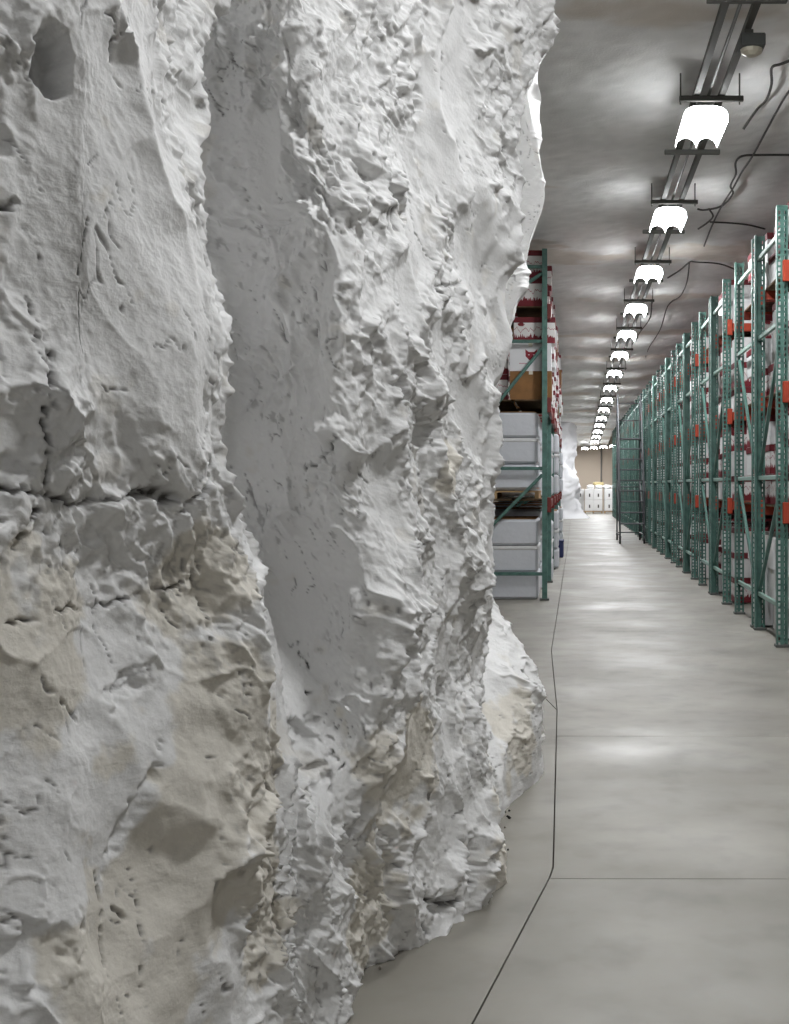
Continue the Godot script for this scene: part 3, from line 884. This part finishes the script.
# upright frame: local x is the depth of the rack, z the way the row runs
func add_frame(t: Node3D, z: float, depth: float, hgt: float, levels: Array, flip: bool, flip_steel := false) -> void:
	var f := Node3D.new(); f.name = "upright_frame"; t.add_child(f, true)
	f.position.z = z
	var k := "%.2f_%.2f" % [hgt, depth]
	var pm := rack_mesh("post" + k, post_mesh.bind(hgt))
	obj("post", pm, M.green, f, Vector3(0, 0, 0))
	var p2 := obj("post", pm, M.green, f, Vector3(depth, 0, 0))
	p2.rotation.y = PI
	for x in [0.035, depth - 0.035]:
		obj("foot_plate", rack_mesh("foot", box_mesh.bind(Vector3(0, 0.012, 0), Vector3(0.12, 0.024, 0.12), 0.003)), M.foot, f, Vector3(x, 0, 0))
	var hb := rack_mesh("hb%.2f" % depth, box_mesh.bind(Vector3(depth / 2, 0, 0), Vector3(depth - 0.03, 0.042, 0.032), 0.004))
	for y in levels: obj("horizontal_brace", hb, M.brace if flip_steel else M.green, f, Vector3(0, y, 0))
	for i in levels.size() - 1:
		if levels[i + 1] - levels[i] < 0.9: continue
		var a := Vector3(0.06, levels[i + 1] - 0.08, 0); var b := Vector3(depth - 0.06, levels[i] + 0.06, 0)
		if flip:
			a.x = depth - 0.06; b.x = 0.06
		var key := "db%s_%d_%s" % [k, i, flip]
		var dbm := func() -> ArrayMesh:
			var st := mb(); bar(st, a, b, 0.032, 0.042, 0.004); return done(st)
		obj("diagonal_brace", rack_mesh(key, dbm), M.green, f)

func add_beams(t: Node3D, z0: float, z1: float, depth: float, beams: Array, m: Material, cmat: Material) -> void:
	var bl := z1 - z0 - 0.085
	var bm := rack_mesh("beam%.2f" % bl, box_mesh.bind(Vector3(0, 0, bl / 2), Vector3(0.042, 0.10, bl), 0.006))
	var cm := rack_mesh("clip", box_mesh.bind(Vector3.ZERO, Vector3(0.05, 0.19, 0.06), 0.005))
	for y in beams:
		for x in [-0.012, depth + 0.012]:
			var b := obj("beam", bm, m, t, Vector3(x, y, z0 + 0.0425))
			obj("connector", cm, cmat, b, Vector3(-0.012 if x < 0 else 0.012, 0.0, -0.012))

const BX := Vector3(0.40, 0.30, 0.40)
func carton_body(s: Vector3) -> ArrayMesh:
	# box with its own picture on each side
	var st := mb()
	var h := s * 0.5
	var c := [[Vector3(-h.x, 0, h.z), Vector3(h.x, 0, h.z)], [Vector3(h.x, 0, h.z), Vector3(h.x, 0, -h.z)], [Vector3(h.x, 0, -h.z), Vector3(-h.x, 0, -h.z)], [Vector3(-h.x, 0, -h.z), Vector3(-h.x, 0, h.z)]]
	var up := Vector3(0, s.y, 0)
	for e in c:
		var v := [e[0], e[0] + up, e[1] + up, e[1]]
		var uv := [Vector2(0, 1), Vector2(0, 0), Vector2(1, 0), Vector2(1, 1)]
		for i in [0, 1, 2, 0, 2, 3]:
			st.set_uv(uv[i]); st.add_vertex(v[i])
	for y in [0.0, s.y]:
		var v := [Vector3(-h.x, y, -h.z), Vector3(h.x, y, -h.z), Vector3(h.x, y, h.z), Vector3(-h.x, y, h.z)]
		for i in ([0, 1, 2, 0, 2, 3] if y > 0 else [0, 2, 1, 0, 3, 2]):
			st.set_uv(Vector2(0.02, 0.02)); st.add_vertex(v[i])
	return done(st)

# kinds: lid (white body, maroon lid), print (the same with a mountain picture), fox, kraft, white
func carton(kind: String, label: String, at: Vector3, s: Vector3, group: String, turn := 0.0) -> Node3D:
	var key := "%s%.2f%.2f%.2f" % [kind, s.x, s.y, s.z]
	var t := thing({"lid": "storage_box", "print": "storage_box", "fox": "carton", "kraft": "carton", "white": "carton"}[kind], label, "box", at, turn, group)
	var bodies := {"lid": M.carton_white, "print": M.carton_mountain, "fox": M.carton_fox, "kraft": M.kraft, "white": M.carton_white}
	var body := rack_mesh("body" + key, carton_body.bind(s))
	obj("body", body, bodies[kind], t)
	if kind == "lid" or kind == "print":
		obj("lid", rack_mesh("lid" + key, box_mesh.bind(Vector3(0, s.y - 0.035, 0), Vector3(s.x + 0.012, 0.07, s.z + 0.012), 0.005)), M.maroon, t)
	else:
		obj("tape", rack_mesh("tape" + key, box_mesh.bind(Vector3(0, s.y - 0.021, 0), Vector3(0.05, 0.044, s.z + 0.004), 0.001)), M.tape, t)
	return t

func build_right_racks() -> void:
	var depth := 1.34; var hgt := 3.95; var len := 2.6
	var pitch := 3.84
	var beams := [1.20, 2.28, 3.36]
	var n := 0
	var bulk := mb()
	var bulk_lids := mb()
	for u in 12:
		for k in 2:
			var d0 := 10.72 + u * pitch + k * (depth + 0.13)
			var lab := "green steel rack with orange beams, %s from the camera in the line facing the rock" % ordinals[n]
			var t := thing("pallet_rack", lab, "rack", P(1.87, 0, d0), -PI / 2, "racks along the aisle")
			t.transform = Transform3D(Basis(Vector3(0, 0, -1), Vector3(0, 1, 0), Vector3(1, 0, 0)), P(1.87, 0, d0))
			for z in [0.0, len]:
				add_frame(t, z, depth, hgt, [0.36, 1.52, 2.92, 3.72], k == 1, true)
			add_beams(t, 0.0, len, depth, beams, M.orange, M.orange)
			var floors := [0.02, 1.26, 2.34, 3.42]
			for lv in 4:
				if lv > 0:
					for q in 3:
						obj("deck_board", rack_mesh("rdeck%.2f" % len, box_mesh.bind(Vector3(0, 0, len / 2), Vector3(0.40, 0.02, len - 0.12), 0.003)), M.deck, t, Vector3(0.23 + q * 0.44, floors[lv] - 0.012, 0))
				for c in 3:
					var high := 3 if lv < 3 else 2
					if rng.randf() < 0.14: high -= 1
					if lv == 3 and rng.randf() < 0.35: high -= 1
					for s in high:
						var pos := P(1.87 + 0.30 + rng.randf_range(-0.03, 0.05), floors[lv] + s * 0.3045, d0 + 0.24 + c * 0.43 + rng.randf_range(-0.008, 0.008))
						if n < 8:
							var kinds := ["lid", "print", "lid", "print", "print", "white"]
							var kind: String = kinds[rng.randi() % 6]
							if lv == 0 and u == 0: kind = "white"
							var what: String = {"lid": "plain maroon-lidded white box", "print": "maroon-lidded white box with mountain print", "white": "plain white carton"}[kind]
							var l2 := "%s, %s of stack, %s column, %s shelf, %s rack" % [what, ["bottom", "middle", "upper"][s], ["near", "centre", "far"][c], ["floor", "second", "third", "top"][lv], ordinals[n]]
							carton(kind, l2, pos, Vector3(0.40, 0.30, 0.40), "boxes stored in the racks", -PI / 2)
						else:
							cbox(bulk, pos + Vector3(0, 0.115, 0), Vector3(0.40, 0.23, 0.40))
							cbox(bulk_lids, pos + Vector3(0, 0.265, 0), Vector3(0.41, 0.07, 0.41))
				for q in range(1, 5):
					for c in 3:
						for s in (3 if lv < 3 else 1):
							var pos := P(2.19 + 0.45 * q + rng.randf_range(-0.01, 0.01), floors[lv] + s * 0.3045, d0 + 0.24 + c * 0.43)
							cbox(bulk, pos + Vector3(0, 0.115, 0), Vector3(0.40, 0.23, 0.40))
							cbox(bulk_lids, pos + Vector3(0, 0.265, 0), Vector3(0.41, 0.07, 0.41))
			n += 1
	var b := thing("stored_boxes", "white boxes with maroon lids filling the racks deeper in and far down the aisle", "boxes")
	b.set_meta("kind", "stuff")
	tag(obj("body", done(bulk), M.carton_white, b), "", "", "", "stuff")
	tag(obj("lid", done(bulk_lids), M.maroon, b), "", "", "", "stuff")

func wrapped_load(label: String, at: Vector3, w: float, h: float, dp: float, layers: int) -> void:
	var t := thing("wrapped_load", label, "pallet load", at, 0.0, "wrapped loads in the rack by the rock")
	var lh := h / layers
	for i in layers:
		obj("carton", box_mesh(Vector3(0, lh * (i + 0.5), 0), Vector3(w - 0.012 * (i % 2), lh - 0.014, dp - 0.012 * (i % 2)), 0.03), M.wrap, t)
	obj("band", box_mesh(Vector3(0, h * 0.64, 0), Vector3(w + 0.006, 0.05, dp + 0.006), 0.012), M.band, t)
	obj("top_sheet", box_mesh(Vector3(0, h + 0.003, 0), Vector3(w - 0.06, 0.008, dp - 0.06), 0.002), M.kraft, t)

func pallet(t: Node3D, w: float, dp: float, y0: float) -> void:
	for i in 5: obj("top_board", rack_mesh("pt%.2f%.2f" % [w, dp], box_mesh.bind(Vector3.ZERO, Vector3(w, 0.02, dp / 6.5), 0.003)), M.wood, t, Vector3(0, y0 + 0.1, -dp / 2 + dp / 13 + i * (dp - dp / 6.5) / 4))
	for i in 3: obj("stringer", rack_mesh("ps%.2f%.2f" % [w, dp], box_mesh.bind(Vector3.ZERO, Vector3(0.05, 0.08, dp), 0.003)), M.wood, t, Vector3((i - 1) * (w / 2 - 0.03), y0 + 0.05, 0))

func build_left_rack() -> void:
	var depth := 1.30; var hgt := 4.42; var d0 := 15.12; var bay := 2.75
	var t := thing("pallet_rack", "tall green rack standing end-on behind the white rock pillar", "rack", P(-0.325, 0, d0))
	t.transform = Transform3D(Basis(Vector3(-1, 0, 0), Vector3(0, 1, 0), Vector3(0, 0, -1)), P(-0.325, 0, d0))
	var nb := 6
	var lev := [0.33, 1.66, 3.26, 4.2]
	for i in nb + 1: add_frame(t, i * bay, depth, hgt, lev, false)
	var beams := [1.20, 2.46, 3.64]
	for i in nb: add_beams(t, i * bay, (i + 1) * bay, depth, beams, M.red_beam, M.red_beam)
	for i in nb:
		for y in beams:
			for q in 3: obj("deck_board", rack_mesh("ldeck", box_mesh.bind(Vector3(0, 0, bay / 2), Vector3(0.38, 0.022, bay - 0.12), 0.003)), M.deck, t, Vector3(0.22 + q * 0.43, y + 0.062, 0))
	# first bay, what the photograph shows
	var g := "goods in the rack by the rock"
	var pl := thing("pallet", "pale wooden pallet on the second shelf under the wrapped load", "pallet", P(-0.99, 1.275, 15.75), 0.0, g)
	pallet(pl, 1.12, 1.1, -0.01)
	wrapped_load("grey-white wrapped load on the floor of the rack, nearest the camera", P(-0.99, 0.0, 15.75), 1.10, 1.02, 1.15, 3)
	wrapped_load("grey-white wrapped load on the second shelf, nearest the camera", P(-0.99, 1.385, 15.75), 1.10, 0.99, 1.10, 3)
	carton("kraft", "brown carton at the bottom of the stack on the third shelf", P(-0.535, 2.535, 15.42), Vector3(0.53, 0.36, 0.40), g)
	carton("fox", "white carton with maroon fox head emblem above the brown carton", P(-0.54, 2.897, 15.42), Vector3(0.53, 0.35, 0.40), g)
	carton("print", "maroon-lidded box with mountain print on top of the fox emblem carton", P(-0.49, 3.249, 15.42), Vector3(0.52, 0.33, 0.40), g)
	carton("print", "maroon-lidded box half hidden by the rock, beside the brown carton", P(-1.10, 2.535, 15.55), Vector3(0.52, 0.33, 0.40), g)
	carton("print", "maroon-lidded box half hidden by the rock, beside the fox carton", P(-1.10, 2.868, 15.55), Vector3(0.52, 0.33, 0.40), g)
	carton("print", "maroon-lidded box on the top shelf above the mountain print box", P(-0.62, 3.715, 15.42), Vector3(0.50, 0.36, 0.40), g)
	carton("print", "highest maroon-lidded box in the rack, close under the ceiling", P(-0.62, 4.077, 15.42), Vector3(0.50, 0.35, 0.40), g)
	for i in nb:
		var db := d0 + i * bay
		if i > 0:
			for lv in 2:
				wrapped_load("grey-white wrapped load, %s shelf, %s bay of the rack behind the rock" % [["floor", "second"][lv], ordinals[i]], P(-0.93 + 0.06 * (i % 3), [0.0, 1.285][lv], db + 0.75), 1.12, [1.0, 1.06][lv] - 0.1 * (i % 2), 1.1, 3)
		for lv in 2:
			wrapped_load("grey-white wrapped load at the back, %s shelf, %s bay behind the rock" % [["floor", "second"][lv], ordinals[i]], P(-0.97, [0.0, 1.285][lv], db + 1.98), 1.10, [1.12, 1.05][lv], 1.1, 3)
			for c in 3:
				if i == 0 and c == 0: continue
				for s in 3 - lv:
					if rng.randf() < 0.12 and s > 0: break
					var y: float = [2.535, 3.715][lv] + s * 0.345
					var kind: String = ["lid", "print", "print", "lid", "kraft"][rng.randi() % 5]
					var what: String = {"lid": "plain maroon-lidded box", "print": "mountain print maroon-lidded box", "kraft": "brown carton"}[kind]
					carton(kind, "%s, %s of stack, %s column, %s shelf, %s bay behind rock" % [what, ["bottom", "middle", "top"][s], ["near", "centre", "far"][c], ["third", "top"][lv], ordinals[i]], P(-0.56 + rng.randf_range(-0.05, 0.05), y, db + 0.42 + c * 0.8 + rng.randf_range(-0.05, 0.05)), Vector3(0.50, 0.34, 0.42), g)
	var bin := thing("tote_bin", "small dark blue tote on the floor against the rack", "tote", P(-0.27, 0, 24.2), 0.0)
	var st := mb()
	cbox(st, Vector3(0, 0.16, 0), Vector3(0.16, 0.32, 0.5), 0.02)
	obj("body", done(st), M.blue, bin)
	obj("rim", box_mesh(Vector3(0, 0.33, 0), Vector3(0.18, 0.03, 0.52), 0.006), M.blue, bin)

# ------------------------------------------------------------------ ladder and far goods
func build_ladder() -> void:
	var t := thing("rolling_ladder", "tall grey rolling warehouse ladder parked against the green racks", "ladder", P(1.46, 0, 29.6))
	var w := 0.60
	var up := 9
	var run := 0.17; var rise := 0.27
	for s in [-1, 1]:
		var x: float = s * w / 2
		var st := mb()
		tube(st, [Vector3(x, 0.22, 0), Vector3(x, 0.22 + rise * up, -run * up)], 0.018)
		obj("stringer", done(st), M.ladder, t)
		st = mb()
		tube(st, smooth_path([Vector3(x, 0.2, 0.02), Vector3(x, 1.2, 0.02), Vector3(x, 1.5, -0.12), Vector3(x, 0.22 + rise * up + 0.95, -run * up + 0.05), Vector3(x, 0.22 + rise * up + 1.05, -run * up - 0.1), Vector3(x, 0.22 + rise * up + 1.0, -run * up - 0.5)]), 0.018)
		obj("handrail", done(st), M.ladder, t)
		st = mb()
		tube(st, [Vector3(x, 0.12, -run * up - 0.5), Vector3(x, 0.22 + rise * up + 1.05, -run * up - 0.5)], 0.018)
		obj("rear_leg", done(st), M.ladder, t)
		st = mb()
		tube(st, [Vector3(x, 0.2, 0.02), Vector3(x, 0.2, -run * up - 0.5)], 0.018)
		tube(st, [Vector3(x, 0.22, -0.1), Vector3(x, 1.6, -run * up - 0.5)], 0.013)
		obj("base_rail", done(st), M.ladder, t)
		for z in [0.0, -run * up - 0.45]:
			var c := mb()
			var ring := []
			tube(c, [Vector3(x - 0.02, 0.075, z), Vector3(x + 0.02, 0.075, z)], 0.075, 14)
			var cs := obj("caster", done(c), M.rubber, t)
			obj("fork", box_mesh(Vector3(x, 0.16, z), Vector3(0.06, 0.07, 0.06), 0.006), M.ladder, cs)
	for i in up:
		obj("step", box_mesh(Vector3(0, 0.22 + rise * (i + 1), -run * (i + 1)), Vector3(w, 0.035, 0.18), 0.004), M.ladder, t)
	obj("platform", box_mesh(Vector3(0, 0.22 + rise * up, -run * up - 0.28), Vector3(w, 0.035, 0.45), 0.004), M.ladder, t)
	for y in [0.2, 1.4, 3.15, 3.6]:
		var st := mb()
		tube(st, [Vector3(-w / 2, y, -run * up - 0.5), Vector3(w / 2, y, -run * up - 0.5)], 0.014)
		obj("cross_rail", done(st), M.ladder, t)

func build_far_goods() -> void:
	var g := "white stacks by the end wall"
	var spots := [[1.05, 61.6, 0.9, "white boxes stacked two high on a pallet beside the last rack"], [2.05, 61.6, 0.9, "white boxes stacked on a pallet half behind the last rack"], [0.15, 62.0, 0.85, "white boxes stacked on a pallet close behind the distant pillar"]]
	for s in spots:
		var t := thing("box_pallet", s[3], "pallet load", P(s[0], 0, s[1]), 0.0, g)
		pallet(t, s[2], 0.9, -0.0)
		for r in 2:
			for c in 2:
				var b := obj("carton", box_mesh(Vector3((c - 0.5) * s[2] * 0.5, 0.13 + 0.56 * (r + 0.5), 0), Vector3(s[2] * 0.49, 0.55, 0.85), 0.01), M.carton_white, t)
				obj("label_patch", box_mesh(Vector3((c - 0.5) * s[2] * 0.5 + 0.02, 0.13 + 0.56 * (r + 0.42), 0.427), Vector3(0.07, 0.17, 0.004)), M.label, b)
	for i in 4:
		tag(obj("white_sack", sack_mesh(i), M.carton_white, self, P(0.9 + 0.42 * i, 1.25, 61.6)), "plump white sack lying on the pallet boxes, %s from the pillar" % ordinals[i], "sack", g)
	var y := thing("yellow_carton", "flat pale yellow carton on the white sacks", "box", P(1.3, 1.455, 61.6), 0.1)
	obj("body", box_mesh(Vector3(0, 0.07, 0), Vector3(0.5, 0.14, 0.4), 0.01), M.yellow, y)
	obj("tape", box_mesh(Vector3(0, 0.143, 0), Vector3(0.06, 0.006, 0.4), 0.001), M.tape, y)
	var st := mb()
	tube(st, [P(1.55, 0, 65.9), P(1.55, 3.6, 65.9)], 0.04, 8)
	tag(obj("wall_pipe", done(st), M.conduit, self), "thin vertical pipe fixed to the tan end wall", "pipe")

func sack_mesh(i: int) -> ArrayMesh:
	var st := SurfaceTool.new(); st.begin(Mesh.PRIMITIVE_TRIANGLES); st.set_smooth_group(0)
	var n := noise(200 + i, 3.0, 2)
	var pt := func(u: float, v: float) -> Vector3:
		var p := Vector3(cos(u) * sin(v), cos(v), sin(u) * sin(v))
		p = Vector3(signf(p.x) * pow(absf(p.x), 0.6), signf(p.y) * pow(absf(p.y), 0.7), signf(p.z) * pow(absf(p.z), 0.6))
		return p * Vector3(0.2, 0.105, 0.36) * (1.0 + 0.12 * n.get_noise_3dv(p)) + Vector3(0, 0.1, 0)
	for a in 16:
		for b in 8:
			quad(st, pt.call(TAU * a / 16, PI * b / 8), pt.call(TAU * (a + 1) / 16, PI * b / 8), pt.call(TAU * (a + 1) / 16, PI * (b + 1) / 8), pt.call(TAU * a / 16, PI * (b + 1) / 8))
	st.generate_normals()
	return st.commit()

func build_pebbles() -> void:
	# chips fallen at the foot of the pillar
	var foot := [Vector2(-0.62, 3.45), Vector2(-0.50, 3.72), Vector2(-0.40, 3.92), Vector2(-0.30, 4.10), Vector2(-0.24, 4.38), Vector2(-0.25, 4.75), Vector2(-0.26, 5.1), Vector2(-0.24, 5.6), Vector2(-0.19, 6.1), Vector2(-0.17, 6.4)]
	var names := ["near the front of the pillar", "by the dark notch at the pillar foot", "where the pillar foot bends", "beside the narrow part of the pillar foot", "at the rear corner of the pillar foot"]
	for i in 22:
		var f := rng.randf() * (foot.size() - 1.01)
		var q: Vector2 = foot[int(f)].lerp(foot[int(f) + 1], f - int(f)) + Vector2(rng.randf_range(-0.05, 0.0), rng.randf_range(-0.04, 0.04))
		var r := rng.randf_range(0.003, 0.009)
		var st := mb()
		var v := []
		for k in 6:
			var dir: Vector3 = [Vector3.RIGHT, Vector3.LEFT, Vector3.UP, Vector3.DOWN, Vector3.FORWARD, Vector3.BACK][k]
			v.append(dir * r * rng.randf_range(0.6, 1.3) + Vector3(rng.randf_range(-1, 1), 0, rng.randf_range(-1, 1)) * r * 0.3)
		for a in [[0, 2, 4], [4, 2, 1], [1, 2, 5], [5, 2, 0], [4, 3, 0], [1, 3, 4], [5, 3, 1], [0, 3, 5]]: tri(st, v[a[0]], v[a[1]], v[a[2]])
		var dark := rng.randf() < 0.45
		tag(obj("rock_chip", done(st), M.stone_dark if dark else M.stone, self, P(q.x, r * 0.6, q.y)), "tiny %s rock chip on the floor %s" % ["black" if dark else "grey-brown", names[mini(int(f / 2), 4)]], "stone", "rock chips, %s, %d" % ["black" if dark else "grey-brown", mini(int(f / 2), 4)])

# ------------------------------------------------------------------ scene
func _ready() -> void:
	rng.seed = 20240
	var cam := Camera3D.new()
	cam.name = "camera"
	cam.position = Vector3(0, EYE, 0)
	# lens shifted off axis: principal point at column 573, row 485 of 789 x 1024, focal length 1200 px
	cam.set_frustum(1024.0 / 1200.0 * 0.05, Vector2((394.5 - 573.0) / 1200.0, (485.0 - 512.0) / 1200.0) * 0.05, 0.05, 200.0)
	add_child(cam)
	cam.current = true
	var we := WorldEnvironment.new()
	we.name = "environment"
	var env := Environment.new()
	env.background_mode = Environment.BG_COLOR
	env.background_color = Color.BLACK
	env.tonemap_mode = Environment.TONE_MAPPER_LINEAR
	env.tonemap_exposure = 1.16
	env.sdfgi_enabled = true
	env.ssao_enabled = true
	env.ssil_enabled = true
	we.environment = env
	add_child(we)
	make_materials()
	build_lamps()
	build_shell()
	build_rock()
	far_pillar()
	build_right_racks()
	build_left_rack()
	build_ladder()
	build_far_goods()
	build_pebbles()
